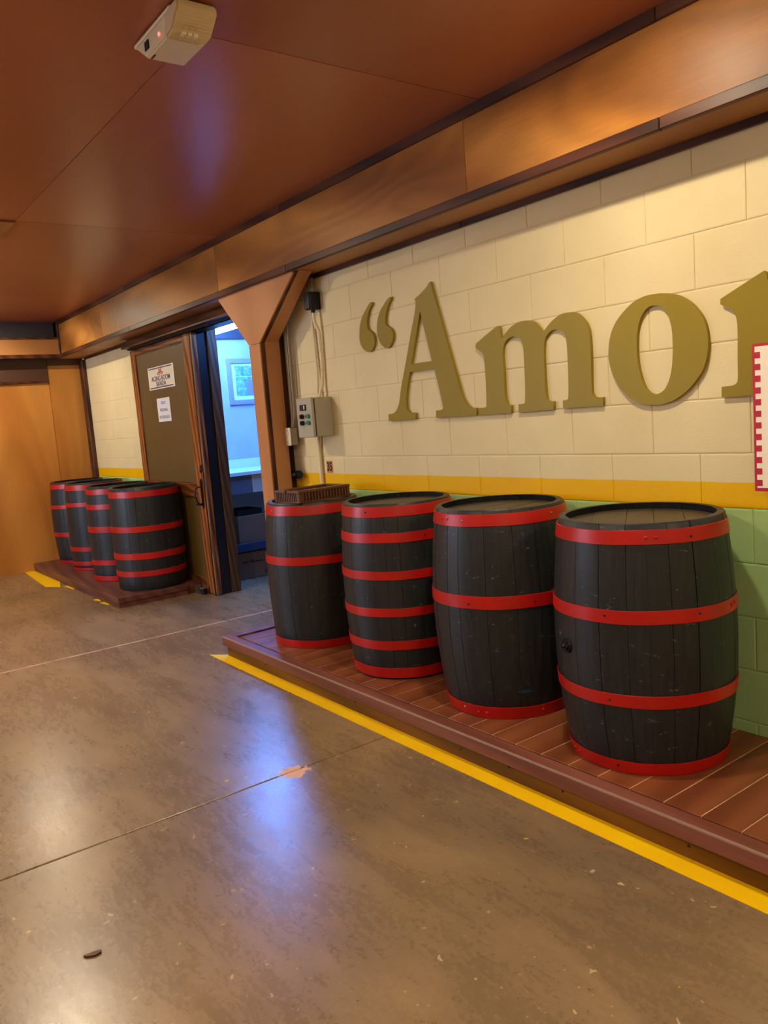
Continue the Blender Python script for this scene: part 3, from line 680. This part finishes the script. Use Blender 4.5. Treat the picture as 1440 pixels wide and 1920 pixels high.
# ------------------------------------------------------------------ gilt letters on the wall
LET = {
'quote_left':[[(-3.666,2.026,0),(-3.686,2.025,0),(-3.724,1.997,0),(-3.764,1.963,0),(-3.791,1.922,0),(-3.804,1.879,0),(-3.808,1.839,0),(-3.799,1.808,0),(-3.776,1.781,0),(-3.743,1.763,0),(-3.709,1.763,0),(-3.681,1.78,0),(-3.668,1.808,0),(-3.669,1.837,0),(-3.682,1.861,0),(-3.706,1.876,0),(-3.72,1.886,0),(-3.726,1.904,0),(-3.725,1.928,0),(-3.714,1.956,0),(-3.695,1.988,0),(-3.668,2.012,0)]],
'quote_right':[[(-3.488,2.027,0),(-3.508,2.026,0),(-3.552,2.0,0),(-3.593,1.968,0),(-3.618,1.933,0),(-3.631,1.896,0),(-3.636,1.858,0),(-3.628,1.823,0),(-3.608,1.791,0),(-3.57,1.765,0),(-3.537,1.766,0),(-3.51,1.785,0),(-3.495,1.811,0),(-3.495,1.84,0),(-3.512,1.864,0),(-3.535,1.877,0),(-3.55,1.888,0),(-3.553,1.905,0),(-3.548,1.933,0),(-3.531,1.968,0),(-3.508,1.998,0),(-3.489,2.016,0)]],
'A':[[(-3.156,2.05,1),(-2.999,1.546,0),(-2.971,1.461,0),(-2.954,1.432,0),(-2.934,1.411,0),(-2.912,1.401,1),(-2.876,1.399,1),(-2.879,1.364,1),(-3.182,1.364,1),(-3.179,1.402,1),(-3.136,1.403,0),(-3.122,1.412,0),(-3.125,1.439,0),(-3.149,1.54,0),(-3.17,1.615,1),(-3.371,1.616,1),(-3.392,1.569,0),(-3.415,1.499,0),(-3.423,1.452,0),(-3.419,1.421,0),(-3.396,1.402,1),(-3.347,1.398,1),(-3.351,1.364,1),(-3.59,1.364,1),(-3.588,1.402,1),(-3.542,1.405,0),(-3.511,1.423,0),(-3.483,1.46,0),(-3.452,1.55,0),(-3.398,1.673,0),(-3.334,1.829,0),(-3.294,1.919,0),(-3.282,1.963,1),(-3.288,1.986,1),(-3.24,2.003,0),(-3.188,2.028,0),(-3.168,2.044,0)],
[(-3.252,1.918,1),(-3.354,1.657,1),(-3.184,1.656,1)]],
'm':[[(-2.851,1.704,0),(-2.853,1.686,0),(-2.829,1.669,0),(-2.807,1.651,0),(-2.799,1.618,0),(-2.798,1.568,0),(-2.799,1.5,0),(-2.804,1.414,0),(-2.813,1.399,0),(-2.859,1.398,1),(-2.862,1.363,1),(-2.645,1.364,1),(-2.64,1.4,1),(-2.662,1.403,0),(-2.673,1.424,0),(-2.678,1.469,0),(-2.676,1.558,0),(-2.678,1.62,0),(-2.671,1.667,0),(-2.651,1.694,0),(-2.622,1.707,0),(-2.592,1.706,0),(-2.565,1.698,0),(-2.55,1.675,0),(-2.546,1.64,0),(-2.546,1.568,0),(-2.548,1.481,0),(-2.554,1.412,0),(-2.564,1.402,0),(-2.595,1.401,1),(-2.597,1.364,1),(-2.388,1.366,1),(-2.384,1.402,1),(-2.409,1.404,0),(-2.423,1.415,0),(-2.427,1.46,0),(-2.428,1.535,0),(-2.426,1.619,0),(-2.418,1.668,0),(-2.397,1.694,0),(-2.374,1.706,0),(-2.344,1.706,0),(-2.316,1.694,0),(-2.301,1.674,0),(-2.296,1.637,0),(-2.295,1.564,0),(-2.297,1.483,0),(-2.302,1.414,0),(-2.313,1.404,0),(-2.332,1.403,1),(-2.333,1.369,1),(-2.121,1.369,1),(-2.119,1.403,1),(-2.154,1.405,0),(-2.169,1.415,0),(-2.175,1.442,0),(-2.172,1.552,0),(-2.171,1.631,0),(-2.176,1.682,0),(-2.191,1.716,0),(-2.219,1.747,0),(-2.249,1.764,0),(-2.28,1.768,0),(-2.316,1.767,0),(-2.355,1.754,0),(-2.389,1.734,0),(-2.415,1.713,0),(-2.428,1.706,1),(-2.445,1.727,0),(-2.466,1.749,0),(-2.493,1.763,0),(-2.528,1.768,0),(-2.569,1.767,0),(-2.612,1.754,0),(-2.651,1.73,0),(-2.679,1.707,1),(-2.683,1.73,0),(-2.688,1.762,1),(-2.704,1.767,0),(-2.77,1.741,0),(-2.838,1.711,0)]],
'o':[[(-1.815,1.771,0),(-1.765,1.757,0),(-1.723,1.732,0),(-1.688,1.698,0),(-1.661,1.657,0),(-1.647,1.61,0),(-1.645,1.565,0),(-1.652,1.517,0),(-1.667,1.477,0),(-1.691,1.444,0),(-1.73,1.406,0),(-1.779,1.376,0),(-1.829,1.36,0),(-1.885,1.358,0),(-1.937,1.365,0),(-1.99,1.393,0),(-2.037,1.442,0),(-2.067,1.495,0),(-2.082,1.547,0),(-2.082,1.588,0),(-2.071,1.642,0),(-2.046,1.689,0),(-2.006,1.728,0),(-1.956,1.76,0),(-1.908,1.774,0),(-1.862,1.776,0)],
[(-1.859,1.733,0),(-1.885,1.732,0),(-1.908,1.718,0),(-1.928,1.69,0),(-1.941,1.648,0),(-1.946,1.605,0),(-1.947,1.552,0),(-1.942,1.507,0),(-1.93,1.461,0),(-1.914,1.424,0),(-1.894,1.405,0),(-1.873,1.398,0),(-1.85,1.402,0),(-1.827,1.418,0),(-1.808,1.451,0),(-1.796,1.493,0),(-1.79,1.544,0),(-1.789,1.595,0),(-1.791,1.637,0),(-1.802,1.681,0),(-1.82,1.713,0),(-1.839,1.728,0)]],
'r':[[(-1.434,1.781,0),(-1.45,1.776,0),(-1.593,1.715,1),(-1.594,1.696,1),(-1.564,1.679,0),(-1.543,1.66,0),(-1.534,1.631,0),(-1.532,1.58,0),(-1.534,1.5,0),(-1.535,1.433,0),(-1.541,1.415,0),(-1.558,1.408,0),(-1.597,1.407,1),(-1.598,1.369,1)],
[(-1.428,1.777,0),(-1.419,1.733,0)]],
}
rr_ = LET['r'][0]; rr_ = [p for p in rr_]
LET['r'] = [[(-1.434, 1.781, 0), (-1.45, 1.776, 0)]+rr_[2:]+[(-1.335, 1.370, 1), (-1.335, 1.405, 1), (-1.372, 1.409, 0), (-1.392, 1.422, 0), (-1.400, 1.46, 0), (-1.402, 1.56, 0), (-1.398, 1.62, 0), (-1.375, 1.665, 0), (-1.345, 1.688, 0), (-1.318, 1.685, 0), (-1.300, 1.655, 0), (-1.268, 1.630, 0), (-1.228, 1.630, 0), (-1.196, 1.660, 0), (-1.190, 1.700, 0), (-1.210, 1.745, 0), (-1.250, 1.770, 0), (-1.300, 1.770, 0), (-1.350, 1.752, 0), (-1.392, 1.715, 0), (-1.408, 1.690, 1), (-1.419, 1.733, 0), (-1.426, 1.772, 0)]]
LAB = {'quote_left': ('quote_mark', 'left gold opening quotation mark on the cream block wall', 'quotation mark'), 'quote_right': ('quote_mark', 'right gold opening quotation mark, beside the letter A', 'quotation mark'),
       'A': ('letter_a', 'gold capital letter A on the cream block wall', 'letter'), 'm': ('letter_m', 'gold lowercase letter m on the cream block wall', 'letter'),
       'o': ('letter_o', 'gold lowercase letter o on the cream block wall', 'letter'), 'r': ('letter_r', 'gold lowercase letter r partly behind the white sign', 'letter')}
for k, cs in LET.items():
    nm, lb, ct = LAB[k]; cx0 = cs[0][0][0]; cz0 = min(p[1] for p in cs[0])
    o = outline_mesh(nm, [smooth_pts(c, 5) for c in cs], -.0165, -.0012, M['gold'], None, (cx0, 0, cz0))
    setp(o, lb, ct, 'gold letters on the block wall')
    bv = o.modifiers.new('bevel', 'BEVEL'); bv.width = .0012; bv.segments = 1; bv.limit_method = 'ANGLE'; bv.angle_limit = math.radians(50)
# white sign with red perforated border (cut by the right edge of the photo)
ws = empty('wall_sign', (-1.1, -.02, 1.29), 'white board with red dashed border hung over the letter r', 'sign')
link('board', box((-.36, -.018, -.252), (.5, -.006, .252), .001), M['sign_red'], ws)
link('face', box((-.350, -.0195, -.240), (.490, -.018, .242)), M['sign_white'], ws)
for k in range(12):
    z = .213-k*.0396
    if z < -.235: break
    for x in (-.352, .470):
        bm = box((x, -.0205, z-.0105), (x+.021, -.0193, z+.0105)); link('border_dash', bm, M['sign_red'], ws)
link('standoff', box((-.3, -.006, .10), (.4, .019, .16)), M['dark'], ws)
link('standoff', box((-.3, -.006, -.16), (.4, .019, -.10)), M['dark'], ws)
for o in ws.children:
    if not o.name.startswith('standoff'): o.location.y -= .018
# ------------------------------------------------------------------ electrical things on the wall
cb = empty('control_box', (-4.25, 0, 1.30), 'grey metal electrical control box with two green push buttons', 'control box')
link('case', box((-.105, -.125, 0), (.075, -.002, .238), .003), M['grey_box'], cb)
dl = link('door', box((-.108, -.150, -.003), (.073, -.131, .241), .004), M['grey_box'], cb)
link('door_gasket', box((-.098, -.131, .006), (.066, -.125, .232)), M['dark'], cb)
link('meter', box((-.062, -.156, .165), (.008, -.150, .200), .001), M['black'], dl)
link('meter_window', box((-.012, -.1575, .171), (-.002, -.156, .194)), M['white_pl'], dl)
for z in (.128, .088):
    bm = cyl((-.040, -.162, z), .015, .012, 'y', 16); addbox(bm, (-.046, -.172, z-.012), (-.034, -.162, z+.012)); link('selector_switch', bm, M['black'], dl)
    link('bezel', cyl((-.008, -.1535, z), .010, .0035, 'y', 16), M['steel'], dl)
    link('push_button', cyl((.031, -.160, z), .0145, .010, 'y', 20, .0135), M['green_btn'], dl, True)
jb = empty('junction_box', (-4.24, 0, 2.07), 'dark grey junction box high on the wall under the soffit', 'junction box')
link('case', box((-.03, -.075, 0), (.035, -.002, .105), .004), M['iron'], jb)
link('cover', box((-.033, -.083, .004), (.030, -.075, .100), .003), M['navy'], jb)
link('gland', cyl((0, -.04, -.018), .012, .018, 'z', 14), M['iron'], jb)
bm = bmesh.new()
for x in (-.018, .002, .022): addtube(bm, [(x, -.045, .104), (x-.002, -.045, .15), (x-.004, -.04, .19)], .006)
link('riser_pipes', bm, M['conduit'], jb, True)
def pipe(name, pts, r, m, label, cat='conduit', grp=None):
    p0 = Vector(pts[-1]); bm = addtube(bmesh.new(), [tuple(Vector(p)-p0) for p in pts], r, 10)
    return setp(link(name, bm, m, None, True, tuple(p0)), label, cat, grp)
pipe('conduit', [(-4.240, -.040, 2.053), (-4.238, -.038, 2.0), (-4.222, -.020, 1.93), (-4.225, -.016, 1.75), (-4.235, -.02, 1.62), (-4.245, -.045, 1.54)], .0105, M['cream_paint'], 'cream painted conduit bending down from junction box to control box')
pipe('conduit', [(-4.30, -.014, 2.25), (-4.30, -.014, 2.0), (-4.29, -.016, 1.7), (-4.285, -.03, 1.54)], .0085, M['cream_paint'], 'thinner cream conduit rising to the soffit left of the junction box')
pipe('conduit', [(-4.335, -.020, 1.30), (-4.345, -.016, 1.2), (-4.345, -.015, .9), (-4.345, -.015, .13)], .012, M['cream_paint'], 'painted conduit running down the wall below the control box')
sb = empty('light_switch', (-4.61, -.03, 1.25), 'white double light switch on a metal box beside the column', 'light switch')
link('back_box', box((-.033, -.05, 0), (.033, 0, .112), .003), M['conduit'], sb)
pt = link('plate', box((-.036, -.056, -.003), (.036, -.050, .115), .003), M['white_pl'], sb)
for z in (.028, .068): link('rocker', box((-.014, -.060, z), (.014, -.056, z+.024), .002), M['white_pl'], pt)
pipe('conduit', [(-4.585, -.045, 2.13), (-4.585, -.045, 1.8), (-4.592, -.045, 1.45), (-4.60, -.055, 1.365)], .007, M['conduit'], 'thin steel conduit coming down to the double light switch')
pipe('conduit', [(-4.563, -.045, 2.10), (-4.563, -.045, 1.8), (-4.566, -.045, 1.45), (-4.584, -.055, 1.368)], .006, M['conduit'], 'second thin steel conduit hugging the light switch feed')
lt = empty('door_latch', (-4.68, -.035, 1.05), 'black iron hasp on the doorway post beside the first near barrel', 'latch')
bm = addprism(bmesh.new(), [(-.01, -.024), (.115, -.026), (.142, -.004), (.142, .012), (.115, .030), (-.01, .026)], 'y', -.010, -.003); link('plate', bm, M['iron'], lt)
link('staple', cyl((.045, -.022, .002), .011, .012, 'y', 12), M['steel'], lt)
link('screw', cyl((.105, -.015, .002), .008, .006, 'y', 10), M['dark'], lt)
tg = empty('number_tag', (-4.262, -.0015, 1.064), 'small orange tag with black number 35 on the block wall', 'number tag')
link('plate', box((-.033, -.0015, 0), (.033, 0, .075)), M['tag_orange'], tg)
text_mesh('lettering', '35', .075, M['ink_black'], tg, (0, -.002, .037), .78, .0025, .0004)
# ------------------------------------------------------------------ brown plastic grille box on the first barrel
cr = empty('grille_box', (-3.945, -.338, PZ+.8275), 'brown plastic slatted box lying on top of the barrel by the column', 'grille box', rz=.10)
W2, L2, HC = .120, .185, .068
rim = bmesh.new()
for a, b in (((-W2, -L2), (-.012, -L2+.045)), ((.004, -L2), (W2, -L2+.045)), ((-W2, L2-.03), (W2, L2)), ((-W2, -L2+.045), (-W2+.045, L2-.03)), ((W2-.050, -L2+.045), (W2, -.02)), ((W2-.050, .0), (W2, L2-.03))):
    addbox(rim, (a[0], a[1], HC-.014), (b[0], b[1], HC), .002)
link('rim', rim, M['crate'], cr)
for s in (-1, 1):
    for q in (-1, 1): link('corner_post', box((s*(W2-.012)-.010, q*(L2-.012)-.010, 0), (s*(W2-.012)+.010, q*(L2-.012)+.010, HC-.014), .002), M['crate'], cr)
for s, nm in ((-1, 'end_slat'), (1, 'end_slat')):
    for k in range(13): link(nm, box((-W2+.024+k*.0165, s*(L2-.010)-.004, .004), (-W2+.024+k*.0165+.0085, s*(L2-.010)+.004, HC-.014)), M['crate'], cr)
for s in (-1, 1):
    for k in range(15): link('side_slat', box((s*(W2-.010)-.004, -L2+.026+k*.0218, .004), (s*(W2-.010)+.004, -L2+.026+k*.0218+.0125, HC-.014)), M['crate'], cr)
link('base', box((-W2+.004, -L2+.004, 0), (W2-.004, L2-.004, .006)), M['crate'], cr)
link('dark_interior', box((-W2+.03, -L2+.03, .006), (W2-.03, L2-.03, .046)), M['dark'], cr)  # solid near-black block filling in for the dark inside of the box
link('cross_bar', box((-W2+.04, .05, HC-.030), (W2-.04, .064, HC-.012)), M['crate'], cr)
# ------------------------------------------------------------------ emergency light on the ceiling
el = empty('emergency_light', (-2.52, -1.575, ZC-.004), 'aged white emergency light with clear lens under the plywood ceiling', 'emergency light')
link('base_plate', box((-.155, -.066, -.014), (.150, .066, 0), .006, 2), M['em_white'], el)
bm = addprism(bmesh.new(), [(-.145, -.013), (-.055, -.078), (.105, -.078), (.115, -.013)], 'y', -.064, .062)
bmesh.ops.bevel(bm, geom=[e for e in bm.edges], offset=.004, segments=2, affect='EDGES')
link('body', bm, M['em_white'], el, True)
bm = addprism(bmesh.new(), [(.106, -.013), (.106, -.080), (.150, -.074), (.205, -.030), (.205, -.004), (.150, -.004)], 'y', -.066, .064)
bmesh.ops.bevel(bm, geom=[e for e in bm.edges], offset=.006, segments=2, affect='EDGES')
ln = link('lens', bm, M['diffuser'], el, True)
rf = bmesh.new()
for q in range(3):
    for k in range(2): addbox(rf, (.133+k*.022, -.032+q*.019, -.0795+k*.012), (.150+k*.022, -.018+q*.019, -.070+k*.004), .001)
link('reflector_cell', rf, M['em_white'], ln)
link('indicator', cyl((.055, -.0665, -.048), .0055, .004, 'y', 12), M['led'], el)
link('test_switch', box((-.062, -.0675, -.055), (-.030, -.063, -.028), .001), M['dark'], el)
link('label_slot', box((-.050, -.055, -.0790), (-.018, -.050, -.0775)), M['dark'], el)
# ------------------------------------------------------------------ ceiling lamps
def lamp(x, y, label, board, i_, j_):
    t = empty('ceiling_lamp', (x, y, ZC), label, 'ceiling lamp', 'round ceiling lamps')
    if board: link('mount_board', box((-.235, -.235, -.010), (.235, .235, -.001), .003), M['ply_soffit'], t)  # paler plywood than the ceiling stands in for lamplight on this board
    z = -.010 if board else -.001
    link('housing', cyl((0, 0, z-.014), .062, .014, 'z', 32, .070), M['white_pl'], t, True)
    link('lens', cyl((0, 0, z-.0165),   .046, .0025, 'z', 24, .050), M['bulb%d%d' % (i_, j_)], t)
for j in range(2):
    for i in range(4):
        lamp(LAMP_POS[j][i][0], LAMP_POS[j][i][1], 'round flush ceiling lamp, %s along the ceiling, %s row' % (('farthest', 'second farthest', 'third farthest', 'nearest')[i], ('block wall', 'window side')[j]), i == 1 and j == 0, i, j)
# ------------------------------------------------------------------ storeroom seen through the doorway
XS = -7.25
struct(link('wall_storeroom_left', box((XS-.1, .15, 0), (XS, 3.4, 2.75)), M['store_wall']))
struct(link('wall_storeroom_back', box((XS, 3.3, 0), (-1.9, 3.4, 2.75)), M['store_wall']))
struct(link('wall_storeroom_right', box((-2.0, .15, 0), (-1.9, 3.3, 2.75)), M['store_wall']))
sc = struct(link('ceiling_storeroom', box((XS, .15, 2.62), (-2.0, 3.3, 2.75)), M['store_ceiling']))
link('wall_beam', box((XS+.001, .16, 2.25), (XS+.07, 3.29, 2.62)), M['store_beam'], sc)
for x in (-6.7, -6.2, -5.7, -5.2, -4.7, -4.2, -3.7, -3.2, -2.7): link('joist', box((x, .16, 2.50), (x+.06, 3.29, 2.62)), M['store_beam'], sc)
tb = empty('fluorescent_lamp', (-6.45, .62, 2.34), 'glowing blue white fluorescent tube under the storeroom ceiling', 'lamp')
link('tube', cyl((-.62, 0, -.048), .026, 1.24, 'x', 12), M['tube'], tb, True)
link('batten', box((-.64, -.03, -.012), (.64, .03, .03), .003), M['white_pl'], tb)
for x in (-.635, .620): link('lamp_holder', box((x, -.018, -.078), (x+.015, .018, -.012), .002), M['white_pl'], tb)
bm = bmesh.new()
for x in (-.5, .5): addtube(bm, [(x, 0, .03), (x, 0, .28)], .004, 6)
link('hanger_rods', bm, M['steel'], tb)
pc = empty('framed_picture', (XS+.001, .98, 1.61), 'grey framed blue tinted photograph of a person on the storeroom wall', 'picture')
def pr(n, a, b, x0, x1, m, par=None, bev=.0): return link(n, box((x0, a[0], a[1]), (x1, b[0], b[1]), bev), m, par or pc)
for n_, a, b in (('frame_side', (-.17, 0), (-.122, .45)), ('frame_side', (.302, 0), (.35, .45)), ('frame_rail', (-.122, 0), (.302, .048)), ('frame_rail', (-.122, .402), (.302, .45))): pr(n_, a, b, 0, .022, M['frame'], None, .004)
pr('mat_board', (-.122, .048), (.302, .402), 0, .008, M['mat_board'])
ph = pr('photograph', (-.085, .085), (.265, .380), .008, .0095, M['photo'])
pr('caption_line', (-.085, .272), (.265, .277), .0095, .0102, M['mat_board'], ph)
fig = bmesh.new(); addprism(fig, [(.03, .086), (.035, .15), (.015, .17), (.02, .215), (.045, .225), (.052, .235), (.048, .25), (.055, .265), (.075, .265), (.082, .25), (.078, .235), (.088, .225), (.115, .21), (.118, .165), (.10, .15), (.10, .086)], 'x', .0095, .0101)
link('figure_print', fig, M['frame'], ph)
bn = empty('work_bench', (-6.9, 0, 0), 'bench with white top and navy shelf inside the storeroom', 'bench')
def bb(n, a, b, m, bev=.002): return link(n, box((a[0]+6.9, a[1], a[2]), (b[0]+6.9, b[1], b[2]), bev), m, bn)
bb('top', (XS+.02, .22, .955), (-6.56, 2.4, .988), M['bench_white'])
bb('back_board', (XS+.001, .22, .955), (XS+.02, 2.4, 1.075), M['bench_white'])
bb('drawer_front', (-6.60, .30, .79), (-6.58, .625, .952), M['bench_grey'])
bb('drawer_front', (-6.60, .63, .79), (-6.58, .98, .952), M['bench_pale'])
bb('drawer_front', (-6.60, .985, .79), (-6.58, 1.9, .952), M['bench_pale'])
bb('shelf_rail', (-6.60, .24, .262), (-6.56, 2.36, .335), M['bench_navy'])
bb('shelf', (XS+.05, .26, .262), (-6.60, 2.36, .285), M['bench_navy'])
for y in (.24, 2.32):
    for x in (-6.6, XS+.06): bb('leg', (x, y, 0), (x+.035, y+.035, .955), M['bench_navy'])
def carton(loc, sx, sy, sz, label, marks=False):
    t = empty('carton', loc, label, 'box', 'cartons under the bench')
    link('body', box((-sx/2, -sy/2, 0), (sx/2, sy/2, sz-.004), .004), M['carton'], t)
    link('flap', box((-sx/2+.003, -sy/2+.002, sz-.006), (-.001, sy/2-.002, sz), .001), M['carton'], t)
    link('flap', box((.001, -sy/2+.002, sz-.006), (sx/2-.003, sy/2-.002, sz), .001), M['carton'], t)
    if marks:
        R90 = Matrix.Rotation(math.pi/2, 4, 'Z') @ Matrix.Rotation(math.pi/2, 4, 'X')
        bm = bmesh.new()
        for k, (y, z, l) in enumerate(((-.13, sz*.62, .06), (-.05, sz*.66, .04), (-.05, sz*.60, .13), (.09, sz*.2, .05), (.09, sz*.14, .06))): addbox(bm, (sx/2+.0002, y, z), (sx/2+.0012, y+l, z+.010))
        link('printed_marks', bm, M['ink_black'], t)
carton((-6.79, .62, .285), .34, .30, .30, 'brown carton standing on the navy shelf of the bench')
carton((-6.78, .60, 0), .34, .42, .245, 'brown carton with printed marks on the floor under the bench shelf', True)
carton((-6.79, 1.15, .0), .34, .38, .24, 'brown carton on the floor, further into the storeroom under the bench')
tr = empty('tray', (-6.78, .60, .586), 'shallow black tray lying on the shelf carton', 'tray')
link('pan', box((-.15, -.13, 0), (.15, .13, .012), .004), M['black'], tr)
for s in (-1, 1): link('side', box((-.15, s*.125-.004, .010), (.15, s*.125+.004, .05), .001), M['black'], tr); link('side', box((s*.146-.004, -.129, .010), (s*.146+.004, .129, .05), .001), M['black'], tr)
